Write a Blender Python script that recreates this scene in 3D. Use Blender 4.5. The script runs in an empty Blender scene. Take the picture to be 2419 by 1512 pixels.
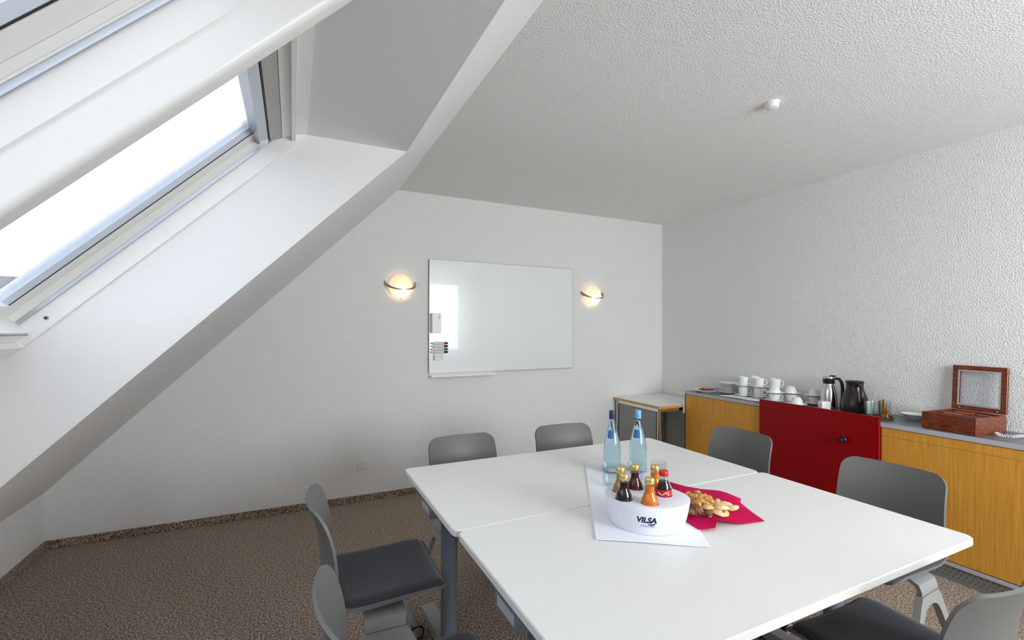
import bpy, bmesh, math, random
from mathutils import Vector, Matrix
random.seed(7)
PI = math.pi
S2 = math.sqrt(2)
scene = bpy.context.scene
COL = scene.collection

# ------------------------------------------------------------------ camera
CAM_H, F_PX, CY, YAW, ROLL = 1.45, 1085.24, 777.02, math.radians(25.525), math.radians(0.197)
_fw = Vector((math.sin(YAW), math.cos(YAW), 0))
_rt0 = Vector((math.cos(YAW), -math.sin(YAW), 0)); _up0 = Vector((0, 0, 1))
_rt = _rt0 * math.cos(ROLL) + _up0 * math.sin(ROLL)
_up = -_rt0 * math.sin(ROLL) + _up0 * math.cos(ROLL)
cd = bpy.data.cameras.new('camera'); cam = bpy.data.objects.new('camera', cd); COL.objects.link(cam)
cd.sensor_width = 36.0; cd.lens = F_PX / 2419 * 36; cd.shift_y = (CY - 756) / 2419
cd.clip_start = 0.02; cd.clip_end = 300
M = Matrix((_rt, _up, -_fw)).transposed().to_4x4(); M.translation = (0, 0, CAM_H)
cam.matrix_world = M
scene.camera = cam

def pix(u, v, axis, val):
    """photo pixel -> point on the plane axis=val"""
    d = _fw + _rt * ((u - 1209.5) / F_PX) - _up * ((v - CY) / F_PX)
    c = Vector((0, 0, CAM_H)); t = (val - c[axis]) / d[axis]
    return c + d * t

# ------------------------------------------------------------------ world and exposure
vs = scene.view_settings
vs.view_transform = 'Standard'; vs.look = 'None'; vs.gamma = 1.0; vs.use_curve_mapping = False
vs.exposure = 0.0
SKY = 2.7
w = bpy.data.worlds.new('world'); scene.world = w; w.use_nodes = True
nt = w.node_tree; nt.nodes.clear()
def N(t, kind, **kw):
    n = t.nodes.new(kind)
    for k, v in kw.items(): setattr(n, k, v)
    return n
tc = N(nt, 'ShaderNodeTexCoord')
noi = N(nt, 'ShaderNodeTexNoise'); noi.inputs['Scale'].default_value = 1.6; noi.inputs['Detail'].default_value = 6
nt.links.new(tc.outputs['Generated'], noi.inputs['Vector'])
rmp = N(nt, 'ShaderNodeValToRGB'); rmp.color_ramp.elements[0].position = .30; rmp.color_ramp.elements[1].position = .47
rmp.color_ramp.elements[0].color = (.26, .38, .62, 1); rmp.color_ramp.elements[1].color = (.93, .97, 1.04, 1)
nt.links.new(noi.outputs['Fac'], rmp.inputs['Fac'])
sep = N(nt, 'ShaderNodeSeparateXYZ'); nt.links.new(tc.outputs['Generated'], sep.inputs['Vector'])
gr = N(nt, 'ShaderNodeValToRGB'); gr.color_ramp.elements[0].position = 0.0; gr.color_ramp.elements[1].position = .03
gr.color_ramp.elements[0].color = (0, 0, 0, 1); gr.color_ramp.elements[1].color = (1, 1, 1, 1)
nt.links.new(sep.outputs['Z'], gr.inputs['Fac'])
mx = N(nt, 'ShaderNodeMixRGB'); mx.inputs['Color1'].default_value = (.22, .22, .20, 1)
nt.links.new(gr.outputs['Color'], mx.inputs['Fac']); nt.links.new(rmp.outputs['Color'], mx.inputs['Color2'])
bg = N(nt, 'ShaderNodeBackground'); bg.inputs['Strength'].default_value = SKY
nt.links.new(mx.outputs['Color'], bg.inputs['Color'])
ow = N(nt, 'ShaderNodeOutputWorld'); nt.links.new(bg.outputs['Background'], ow.inputs['Surface'])
cy = scene.cycles
cy.max_bounces = 14; cy.diffuse_bounces = 10; cy.glossy_bounces = 6; cy.transmission_bounces = 10; cy.transparent_max_bounces = 24
cy.caustics_reflective = False; cy.caustics_refractive = False; cy.sample_clamp_indirect = 6
try: cy.use_denoising = True
except Exception: pass

def portal(name, loc, normal, ydir, sx, sy):
    l = bpy.data.lights.new(name, 'AREA'); l.shape = 'RECTANGLE'; l.size = sx; l.size_y = sy
    l.cycles.is_portal = True
    o = bpy.data.objects.new(name, l); COL.objects.link(o)
    z = -Vector(normal).normalized(); y = Vector(ydir).normalized(); x = y.cross(z)
    m = Matrix((x, y, z)).transposed().to_4x4(); m.translation = loc; o.matrix_world = m
    return o

# ------------------------------------------------------------------ room measures
YB, XR, XL, HC, XS, YF = 4.016, 3.825, -1.458, 2.65, 0.823, -1.6
K = XS - HC                    # slope plane x - z = K (45 degrees)
HK = XL - K                    # knee wall height
YR, YM1, YM0, YN = 2.33, 1.262, 1.197, 0.13   # reveal, beam between the roof windows, near reveal
def W(y, s, off):              # y along the ridge, s up the slope, off outwards from the slope plane
    return Vector(((s * S2 + K - off * S2) / 2, y, (s * S2 - K + off * S2) / 2))
for nm, y0, y1 in (('portal_a', YM1, YR), ('portal_b', YN, YM0)):
    portal(nm, W((y0 + y1) / 2, .99, .52), (1, 0, -1), (0, 1, 0), 1.1, y1 - y0)
WX0, WX1, WZ0, WZ1 = 1.65, 3.35, 0.95, 2.46     # window in the wall behind the camera
dl = bpy.data.lights.new('added_window_lamp', 'AREA'); dl.shape = 'RECTANGLE'; dl.size = WX1 - WX0; dl.size_y = WZ1 - WZ0; dl.energy = 150; dl.color = (.97, .985, 1.0)
do = bpy.data.objects.new('added_window_lamp', dl); COL.objects.link(do); do.location = ((WX0 + WX1) / 2, YF - .17, (WZ0 + WZ1) / 2); do.rotation_euler = (PI / 2, 0, 0)  # area lamp added outside the pane, strengthens the sky light coming in

# ------------------------------------------------------------------ materials
MATS = {}
def mat(name, col=(.8, .8, .8), rough=.5, metal=0.0, spec=.5, trans=0.0, ior=1.45, emit=None, estr=0.0, coat=0.0,
        noise=None, bump=None, alpha=1.0, sheen=0.0):
    """noise=(scale, amount, (sx,sy,sz), detail): darker/lighter variation; bump=(scale, strength, distance)"""
    m = bpy.data.materials.new(name); m.use_nodes = True; t = m.node_tree
    b = t.nodes['Principled BSDF']
    b.inputs['Base Color'].default_value = (*col, 1); b.inputs['Roughness'].default_value = rough
    b.inputs['Metallic'].default_value = metal; b.inputs['Specular IOR Level'].default_value = spec
    b.inputs['Transmission Weight'].default_value = trans; b.inputs['IOR'].default_value = ior
    b.inputs['Coat Weight'].default_value = coat; b.inputs['Alpha'].default_value = alpha
    b.inputs['Sheen Weight'].default_value = sheen
    if emit: b.inputs['Emission Color'].default_value = (*emit, 1); b.inputs['Emission Strength'].default_value = estr
    if noise or bump:
        c = N(t, 'ShaderNodeTexCoord')
    if noise:
        sc, am, st, de = noise
        mp = N(t, 'ShaderNodeMapping'); mp.inputs['Scale'].default_value = st; t.links.new(c.outputs['Object'], mp.inputs['Vector'])
        n = N(t, 'ShaderNodeTexNoise'); n.inputs['Scale'].default_value = sc; n.inputs['Detail'].default_value = de
        t.links.new(mp.outputs['Vector'], n.inputs['Vector'])
        r = N(t, 'ShaderNodeValToRGB'); r.color_ramp.elements[0].position = .3; r.color_ramp.elements[1].position = .7
        r.color_ramp.elements[0].color = (*[max(0, x * (1 - am)) for x in col], 1)
        r.color_ramp.elements[1].color = (*[min(1, x * (1 + am)) for x in col], 1)
        t.links.new(n.outputs['Fac'], r.inputs['Fac']); t.links.new(r.outputs['Color'], b.inputs['Base Color'])
    if bump:
        sc, stg, dist = bump
        n2 = N(t, 'ShaderNodeTexNoise'); n2.inputs['Scale'].default_value = sc; n2.inputs['Detail'].default_value = 3
        t.links.new(c.outputs['Object'], n2.inputs['Vector'])
        bp = N(t, 'ShaderNodeBump'); bp.inputs['Strength'].default_value = stg; bp.inputs['Distance'].default_value = dist
        t.links.new(n2.outputs['Fac'], bp.inputs['Height']); t.links.new(bp.outputs['Normal'], b.inputs['Normal'])
    MATS[name] = m
    return m
def clear_glass(name, tint=(1, 1, 1), gloss=.0, ior=1.45):
    """thin clear sheet: fresnel mix of see-through and mirror"""
    m = bpy.data.materials.new(name); m.use_nodes = True; t = m.node_tree; t.nodes.clear()
    o = N(t, 'ShaderNodeOutputMaterial'); mxs = N(t, 'ShaderNodeMixShader')
    lw = N(t, 'ShaderNodeLayerWeight'); lw.inputs['Blend'].default_value = .5      # Schlick, alike on both sides of the sheet
    f0 = ((ior - 1) / (ior + 1)) ** 2
    pw = N(t, 'ShaderNodeMath', operation='POWER'); pw.inputs[1].default_value = 5; t.links.new(lw.outputs['Facing'], pw.inputs[0])
    fr = N(t, 'ShaderNodeMath', operation='MULTIPLY_ADD'); fr.inputs[1].default_value = 1 - f0; fr.inputs[2].default_value = f0; t.links.new(pw.outputs[0], fr.inputs[0])
    tr = N(t, 'ShaderNodeBsdfTransparent'); tr.inputs['Color'].default_value = (*tint, 1)
    gl = N(t, 'ShaderNodeBsdfGlossy'); gl.inputs['Roughness'].default_value = gloss
    t.links.new(fr.outputs[0], mxs.inputs['Fac']); t.links.new(tr.outputs[0], mxs.inputs[1]); t.links.new(gl.outputs[0], mxs.inputs[2])
    t.links.new(mxs.outputs[0], o.inputs['Surface']); MATS[name] = m
    return m

mat('wall', (.83, .83, .815), .9, spec=.15, bump=(125, 1.0, .007))
mat('ceil', (.85, .85, .835), .95, spec=.1, bump=(135, .8, .006))
mat('slope', (.80, .80, .79), .9, spec=.15, bump=(170, .4, .004))
mat('white_paint', (.84, .84, .82), .35)
mat('white_trim', (.82, .82, .80), .5)
mat('alu', (.55, .58, .62), .3, metal=.8)
mat('rubber', (.012, .012, .015), .5)
mat('bead', (.62, .68, .76), .3)
mat('frame_gray', (.42, .42, .41), .45)
clear_glass('pane', (.97, .985, 1.0))
def carpet_mat(name, a, b, c_):
    m = bpy.data.materials.new(name); m.use_nodes = True; t = m.node_tree; bs = t.nodes['Principled BSDF']
    bs.inputs['Roughness'].default_value = 1; bs.inputs['Specular IOR Level'].default_value = .05; bs.inputs['Sheen Weight'].default_value = .2
    c = N(t, 'ShaderNodeTexCoord'); n = N(t, 'ShaderNodeTexNoise'); n.inputs['Scale'].default_value = 105; n.inputs['Detail'].default_value = 2; n.inputs['Roughness'].default_value = .7
    t.links.new(c.outputs['Object'], n.inputs['Vector'])
    r = N(t, 'ShaderNodeValToRGB'); e = r.color_ramp.elements; e[0].position = .36; e[1].position = .66; e[0].color = (*a, 1); e[1].color = (*c_, 1)
    x = e.new(.5); x.color = (*b, 1)
    t.links.new(n.outputs['Fac'], r.inputs['Fac']); t.links.new(r.outputs['Color'], bs.inputs['Base Color'])
    bp = N(t, 'ShaderNodeBump'); bp.inputs['Strength'].default_value = .6; bp.inputs['Distance'].default_value = .006
    t.links.new(n.outputs['Fac'], bp.inputs['Height']); t.links.new(bp.outputs['Normal'], bs.inputs['Normal']); MATS[name] = m
carpet_mat('carpet', (.07, .048, .031), (.235, .175, .125), (.58, .46, .35))
mat('laminate', (.80, .80, .775), .32, spec=.4)
mat('shell', (.15, .151, .147), .42, spec=.4)
mat('fabric', (.042, .044, .053), .95, spec=.1, noise=(420, .75, (1, 1, 1), 2), bump=(500, .4, .002), sheen=.3)
mat('leg_gray', (.30, .305, .30), .4, spec=.4)
mat('steel_blue', (.20, .24, .30), .35, metal=.35)
mat('black', (.012, .012, .012), .35)
def wood_mat(name, dark, light, stretch, rough=.4, scale=7.0):
    m = bpy.data.materials.new(name); m.use_nodes = True; t = m.node_tree; bs = t.nodes['Principled BSDF']; bs.inputs['Roughness'].default_value = rough
    c = N(t, 'ShaderNodeTexCoord'); mp = N(t, 'ShaderNodeMapping'); mp.inputs['Scale'].default_value = stretch
    t.links.new(c.outputs['Object'], mp.inputs['Vector'])
    n = N(t, 'ShaderNodeTexNoise'); n.inputs['Scale'].default_value = scale; n.inputs['Detail'].default_value = 5; n.inputs['Roughness'].default_value = .6
    t.links.new(mp.outputs['Vector'], n.inputs['Vector'])
    r = N(t, 'ShaderNodeValToRGB'); e = r.color_ramp.elements; e[0].position = .32; e[1].position = .68; e[0].color = (*dark, 1); e[1].color = (*light, 1)
    t.links.new(n.outputs['Fac'], r.inputs['Fac']); t.links.new(r.outputs['Color'], bs.inputs['Base Color']); MATS[name] = m
wood_mat('beech', (.56, .245, .026), (.73, .365, .053), (14, 14, .45), .38)
wood_mat('beech_edge', (.55, .29, .08), (.68, .38, .12), (3, 3, 3), .4)
wood_mat('mahogany', (.075, .016, .006), (.27, .062, .020), (4, 2, 14), .25, 9)
mat('worktop', (.13, .13, .14), .3, spec=.5)
mat('worktop_edge', (.46, .47, .50), .35)
mat('red', (.27, .001, .004), .3, spec=.3)
mat('porcelain', (.82, .83, .82), .12, spec=.6)
mat('steel', (.62, .60, .56), .16, metal=1.0)
mat('chrome', (.75, .73, .70), .1, metal=1.0)
mat('brown_plastic', (.022, .015, .013), .25, spec=.55)
mat('panel_gray', (.26, .26, .255), .35, metal=.4)
mat('cloth_white', (.84, .86, .91), .9, spec=.1, bump=(60, .3, .004))
mat('caddy_white', (.78, .80, .88), .5)
mat('navy', (.008, .014, .06), .5)
mat('ink_gray', (.30, .32, .38), .6)
mat('napkin_pink', (.52, .004, .075), .85, spec=.15, noise=(60, .12, (1, 1, 1), 3))
mat('gold', (.78, .56, .20), .3, metal=.85)
clear_glass('glass', (.93, .96, .965), 0, 1.5)
clear_glass('glass_blue', (.82, .93, .975), 0, 1.45)
mat('water', (.90, .965, .985), .0, trans=1.0, ior=1.25)
mat('cap_navy', (.012, .022, .10), .35)
mat('cap_blue', (.16, .42, .72), .35)
mat('label_blue', (.03, .14, .36), .5)
mat('cap_red', (.62, .01, .015), .35)
mat('juice_dark', (.016, .006, .009), .08, spec=.6)
mat('juice_red', (.085, .006, .010), .08, spec=.6)
mat('juice_orange', (.80, .20, .008), .12, spec=.6)
mat('juice_apple', (.42, .20, .05), .12, spec=.6)
mat('cola', (.020, .008, .006), .08, spec=.6)
mat('cookie_pale', (.78, .56, .28), .8, noise=(50, .25, (1, 1, 1), 3), bump=(140, .6, .004))
mat('cookie_gold', (.62, .33, .09), .75, noise=(45, .35, (1, 1, 1), 3), bump=(120, .7, .005))
mat('cookie_nut', (.26, .115, .055), .7, noise=(95, .75, (1, 1, 1), 3), bump=(110, 1, .008))
mat('board', (.80, .83, .83), .2, spec=.6, coat=.3)
mat('board_edge', (.30, .30, .31), .4, metal=.6)
lg = bpy.data.materials.new('lamp_glass'); lg.use_nodes = True; t_ = lg.node_tree; t_.nodes.clear(); MATS['lamp_glass'] = lg
_o = N(t_, 'ShaderNodeOutputMaterial'); _a = N(t_, 'ShaderNodeAddShader'); _m = N(t_, 'ShaderNodeMixShader'); _m.inputs[0].default_value = .35
_t = N(t_, 'ShaderNodeBsdfTranslucent'); _t.inputs['Color'].default_value = (.95, .86, .76, 1); _d = N(t_, 'ShaderNodeBsdfDiffuse'); _d.inputs['Color'].default_value = (.9, .84, .76, 1)
_e = N(t_, 'ShaderNodeEmission'); _e.inputs['Color'].default_value = (1, .66, .38, 1); _e.inputs['Strength'].default_value = .28
t_.links.new(_t.outputs[0], _m.inputs[1]); t_.links.new(_d.outputs[0], _m.inputs[2]); t_.links.new(_m.outputs[0], _a.inputs[0]); t_.links.new(_e.outputs[0], _a.inputs[1]); t_.links.new(_a.outputs[0], _o.inputs['Surface'])
mat('lamp_metal', (.34, .31, .28), .3, metal=.85)
mat('pen_white', (.75, .74, .68), .4)
for nm_, c_ in (('pen_red', (.42, .0, .03)), ('pen_black', (.012, .014, .014)), ('pen_teal', (.01, .17, .19)), ('pen_blue', (.01, .02, .16))): mat(nm_, c_, .35)
mat('paper', (.82, .82, .80), .8)
mat('paper_red', (.30, .03, .05), .8, noise=(90, .9, (1, 1, 1), 1))
mat('yellow_stick', (.78, .47, .07), .6, noise=(30, .5, (1, 1, 9), 2))
mat('amber', (.50, .12, .006), .15, trans=.3)
mat('amber_light', (.80, .38, .03), .15, trans=.3)
mat('tray_dark', (.07, .065, .03), .4)
mat('roof_gray', (.20, .19, .20), .8, noise=(9, .5, (1, 1, 5), 3))
mat('house_wall', (.55, .53, .50), .9)
mat('door_gray', (.36, .36, .35), .5)
mat('socket', (.80, .80, .78), .4)
TEAN = ['orange-red', 'dark red', 'olive', 'navy', 'tan', 'green', 'plum']
TEAS = []
for i_, c_ in enumerate([(.45, .06, .02), (.30, .015, .02), (.06, .07, .02), (.02, .03, .12), (.60, .28, .10), (.10, .16, .05), (.20, .03, .05)]):
    TEAS.append(mat('tea_%d' % i_, c_, .5))

# ------------------------------------------------------------------ mesh builder
class MB:
    def __init__(s): s.v = []; s.f = []
    def add(s, vs_, fs):
        o = len(s.v); s.v += [tuple(p) for p in vs_]; s.f += [tuple(i + o for i in f) for f in fs]; return s
    def box(s, x0, x1, y0, y1, z0, z1, bev=0, seg=1):
        if not bev:
            vv = [(x, y, z) for z in (z0, z1) for y in (y0, y1) for x in (x0, x1)]
            return s.add(vv, [(0, 2, 3, 1), (4, 5, 7, 6), (0, 1, 5, 4), (2, 6, 7, 3), (0, 4, 6, 2), (1, 3, 7, 5)])
        bm = bmesh.new(); bmesh.ops.create_cube(bm, size=1)
        for p in bm.verts: p.co = ((x0 + x1) / 2 + p.co.x * (x1 - x0), (y0 + y1) / 2 + p.co.y * (y1 - y0), (z0 + z1) / 2 + p.co.z * (z1 - z0))
        bmesh.ops.bevel(bm, geom=bm.edges[:], offset=bev, segments=seg, affect='EDGES', profile=.5)
        return s.bm(bm)
    def bm(s, bm):
        bm.verts.index_update(); s.add([p.co[:] for p in bm.verts], [[p.index for p in f.verts] for f in bm.faces]); bm.free(); return s
    def prism(s, poly, a0, a1, fn):
        """poly of (p,q) extruded a0..a1; fn(p,q,a) -> xyz"""
        n = len(poly)
        vv = [fn(p, q, a0) for p, q in poly] + [fn(p, q, a1) for p, q in poly]
        return s.add(vv, [tuple(range(n))[::-1], tuple(range(n, 2 * n))] + [(i, (i + 1) % n, n + (i + 1) % n, n + i) for i in range(n)])
    def lathe(s, prof, n=24, c=(0, 0, 0), a0=0.0, a1=2 * PI):
        full = abs(a1 - a0 - 2 * PI) < 1e-6; m = n if full else n + 1; vv = []; idx = []
        for r, z in prof:
            if r < 1e-6: idx.append([len(vv)] * m); vv.append((c[0], c[1], c[2] + z))
            else:
                idx.append(list(range(len(vv), len(vv) + m)))
                vv += [(c[0] + r * math.cos(a0 + (a1 - a0) * k / n), c[1] + r * math.sin(a0 + (a1 - a0) * k / n), c[2] + z) for k in range(m)]
        ff = []
        for i in range(len(prof) - 1):
            for k in range(n):
                k2 = (k + 1) % m
                q = [idx[i][k], idx[i][k2], idx[i + 1][k2], idx[i + 1][k]]; u = []
                [u.append(x) for x in q if x not in u]
                if len(u) >= 3: ff.append(tuple(u))
        return s.add(vv, ff)
    def tube(s, path, r, n=8, closed=False):
        P = [Vector(p) for p in path]; m = len(P); R = r if isinstance(r, (list, tuple)) else [r] * m
        vv = []; prev = None
        for i, p in enumerate(P):
            t = (P[(i + 1) % m] - P[i - 1]) if closed else (P[min(i + 1, m - 1)] - P[max(i - 1, 0)])
            t.normalize()
            if prev is None: a = t.orthogonal().normalized()
            else: a = (prev - t * prev.dot(t)).normalized()
            prev = a; b = t.cross(a)
            vv += [p + (a * math.cos(2 * PI * k / n) + b * math.sin(2 * PI * k / n)) * R[i] for k in range(n)]
        ff = [(i * n + k, i * n + (k + 1) % n, ((i + 1) % m) * n + (k + 1) % n, ((i + 1) % m) * n + k) for i in range(m if closed else m - 1) for k in range(n)]
        if not closed: ff += [tuple(range(n))[::-1], tuple((m - 1) * n + k for k in range(n))]
        return s.add(vv, ff)
    def sheet(s, grid, th):
        """grid[i][j] of Vectors -> closed sheet of thickness th (downwards along the normal)"""
        a, b = len(grid), len(grid[0]); top = []; bot = []
        for i in range(a):
            for j in range(b):
                du = grid[min(i + 1, a - 1)][j] - grid[max(i - 1, 0)][j]; dv = grid[i][min(j + 1, b - 1)] - grid[i][max(j - 1, 0)]
                nn = du.cross(dv); nn = nn.normalized() if nn.length > 1e-12 else Vector((0, 0, 1))
                top.append(grid[i][j]); bot.append(grid[i][j] - nn * th)
        o = a * b; ff = []
        for i in range(a - 1):
            for j in range(b - 1):
                q = (i * b + j, (i + 1) * b + j, (i + 1) * b + j + 1, i * b + j + 1); ff.append(q); ff.append(tuple(x + o for x in q[::-1]))
        rim = [(i, 0) for i in range(a)] + [(a - 1, j) for j in range(1, b)] + [(i, b - 1) for i in range(a - 2, -1, -1)] + [(0, j) for j in range(b - 2, 0, -1)]
        rr = [i * b + j for i, j in rim]
        ff += [(rr[k], rr[k - 1], rr[k - 1] + o, rr[k] + o) for k in range(len(rr))]
        return s.add(top + bot, ff)
    def ell(s, c, rx, ry, rz, n=12, m=8, rot=None, warp=None):
        vv = []; ff = []
        for i in range(m + 1):
            t = PI * i / m
            for k in range(n):
                p = Vector((rx * math.sin(t) * math.cos(2 * PI * k / n), ry * math.sin(t) * math.sin(2 * PI * k / n), rz * math.cos(t)))
                if warp: p = warp(p)
                if rot: p = rot @ p
                vv.append(p + Vector(c))
        for i in range(m):
            for k in range(n): ff.append((i * n + k, (i + 1) * n + k, (i + 1) * n + (k + 1) % n, i * n + (k + 1) % n))
        return s.add(vv, ff)
    def build(s, name, m, parent=None, smooth=40, loc=None, rot=None):
        me = bpy.data.meshes.new(name); me.from_pydata(s.v, [], s.f); me.validate()
        bm = bmesh.new(); bm.from_mesh(me); bmesh.ops.remove_doubles(bm, verts=bm.verts, dist=1e-6); bmesh.ops.recalc_face_normals(bm, faces=bm.faces); bm.to_mesh(me); bm.free()
        if smooth:
            me.polygons.foreach_set('use_smooth', [True] * len(me.polygons)); me.set_sharp_from_angle(angle=math.radians(smooth))
        me.materials.append(MATS[m] if isinstance(m, str) else m)
        o = bpy.data.objects.new(name, me); COL.objects.link(o)
        if parent: o.parent = parent
        if loc is not None: o.location = loc
        if rot is not None: o.rotation_euler = rot
        return o
def tag(o, label=None, cat=None, group=None, kind=None):
    if label: o['label'] = label
    if cat: o['category'] = cat
    if group: o['group'] = group
    if kind: o['kind'] = kind
    return o
def empty(name, loc=(0, 0, 0), rz=0, label=None, cat=None, group=None, kind=None):
    o = bpy.data.objects.new(name, None); COL.objects.link(o); o.location = loc; o.rotation_euler = (0, 0, rz); o.empty_display_size = .05
    return tag(o, label, cat, group, kind)
def dup(o, loc=None, rz=None, label=None, group=None, parent=None):
    kids = list(o.children); c = o.copy(); COL.objects.link(c)
    if parent is not None: c.parent = parent
    if loc is not None: c.location = loc
    if rz is not None: c.rotation_euler = (0, 0, rz)
    if label: c['label'] = label
    if group: c['group'] = group
    for k in kids: dup(k, parent=c)
    return c
def struct(o, label=None): return tag(o, label, kind='structure')
def spline(pts, n):
    """Catmull-Rom through pts, n samples"""
    P = [Vector(p) for p in pts]; P = [P[0] * 2 - P[1]] + P + [P[-1] * 2 - P[-2]]; L = len(P) - 3; out = []
    for i in range(n):
        t = i / (n - 1) * L; k = min(int(t), L - 1); t -= k; a, b, c, d = P[k:k + 4]
        out.append(.5 * ((2 * b) + (c - a) * t + (2 * a - 5 * b + 4 * c - d) * t * t + (3 * b - a - 3 * c + d) * t ** 3))
    return out
def rrect(x0, x1, y0, y1, r, n=5):
    out = []
    for cx, cy_, a in ((x1 - r, y1 - r, 0), (x0 + r, y1 - r, 90), (x0 + r, y0 + r, 180), (x1 - r, y0 + r, 270)):
        out += [(cx + r * math.cos(math.radians(a + 90 * k / n)), cy_ + r * math.sin(math.radians(a + 90 * k / n))) for k in range(n + 1)]
    return out
XY = lambda p, q, a: (p, q, a)
XZ = lambda p, q, a: (p, a, q)
YZ = lambda p, q, a: (a, p, q)

# ------------------------------------------------------------------ room shell
struct(MB().box(-1.9, 4.1, YF - .2, YB + .2, -.12, 0).build('floor', 'carpet', smooth=0), 'brown speckled carpet floor')
struct(MB().prism([(XS, HC), (4.05, HC), (4.05, HC + .2), (XS - .2, HC + .2)], YF, YB, XZ).build('ceiling', 'ceil', smooth=0), 'flat white rough plaster ceiling')
XLo, ZLo = XL - .5 / S2, HK + .5 / S2
GABLE = [(XLo, 0), (XLo, ZLo), (XS - .5 / S2, HC + .5 / S2), (XS - .2, HC + .2), (4.05, HC + .2), (4.05, 0)]
struct(MB().prism(GABLE, YB, YB + .2, XZ).build('wall_back', 'wall', smooth=0), 'white wall behind the whiteboard')
# right wall with the doorway that the whiteboard mirrors
DY0, DY1, DZ = -.86, .18, 2.06
struct(MB().box(XR, XR + .2, DY1, YB, 0, HC).box(XR, XR + .2, YF, DY0, 0, HC).box(XR, XR + .2, DY0, DY1, DZ, HC).build('wall_right', 'wall', smooth=0), 'white woodchip wall above the sideboard')
struct(MB().prism([(XL, 0), (XL, HK), (XLo, ZLo), (XLo, 0)], YF, YB, XZ).build('wall_left', 'wall', smooth=0), 'low white knee wall under the roof slope')
struct(MB().prism([(XLo, 0), (XLo, ZLo), (XS - .5 / S2, HC + .5 / S2), (XS - .2, HC + .2), (WX0, HC + .2), (WX0, 0)], YF - .2, YF, XZ).box(WX1, 4.05, YF - .2, YF, 0, HC + .2).box(WX0, WX1, YF - .2, YF, 0, WZ0).box(WX0, WX1, YF - .2, YF, WZ1, HC + .2).build('wall_front', 'wall', smooth=0), 'white wall opposite the whiteboard')
# sloped wall with the window opening
sl = MB()
full = [(XL, HK), (XS, HC), (XS - .5 / S2, HC + .5 / S2), (XLo, ZLo)]
sl.prism(full, YR, YB, XZ); sl.prism(full, YF, YN, XZ)
xs0 = -1.03
po = lambda x, z, d: (x - d / S2, z + d / S2)
zlow = xs0 - K + .36 * S2
sl.prism([(XL, HK), (xs0, xs0 - K), (xs0, zlow), po(xs0, zlow, .14), (XLo, ZLo)], YN, YR, XZ)
ZS = 2.346; xsf = ZS + K; xsb = ZS + K - .326 * S2
sl.prism([(xsf, ZS), (XS, HC), (XS - .5 / S2, HC + .5 / S2), po(xsb, ZS, .174), (xsb, ZS)], YN, YR, XZ)
struct(sl.build('wall_slope', 'slope', smooth=0), 'white sloped roof wall with deep window opening')
# carpet skirting
BH = .056
struct(MB().box(XL + .012, XR - .012, YB - .012, YB, 0, BH, .002).build('baseboard_back', 'carpet', smooth=0))
struct(MB().box(XL, XL + .012, YF, YB, 0, BH, .002).build('baseboard_left', 'carpet', smooth=0))
struct(MB().box(XR - .012, XR, DY1 + .08, YB - .012, 0, BH, .002).build('baseboard_right', 'carpet', smooth=0))
# beam between the two roof windows
bmn = MB(); pr = [(.235, .20), (.235, 1.787), (.326, 1.696), (.50, 1.696), (.50, .20)]
bb = bmesh.new(); va = [bb.verts.new(W(YM0, s, o)) for o, s in pr]; vb = [bb.verts.new(W(YM1, s, o)) for o, s in pr]
bb.faces.new(va); bb.faces.new(vb[::-1])
for i in range(5): bb.faces.new((va[i], va[i - 1], vb[i - 1], vb[i]))
bb.edges.ensure_lookup_table()
bmesh.ops.recalc_face_normals(bb, faces=bb.faces)
eds = [e for e in bb.edges if {e.verts[0], e.verts[1]} in ({va[0], va[1]}, {vb[0], vb[1]})]
bmesh.ops.bevel(bb, geom=eds, offset=.016, segments=5, affect='EDGES', profile=.5)
struct(bmn.bm(bb).build('trim_1', 'white_paint', smooth=45), 'white boxed beam between the two roof windows')

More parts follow.
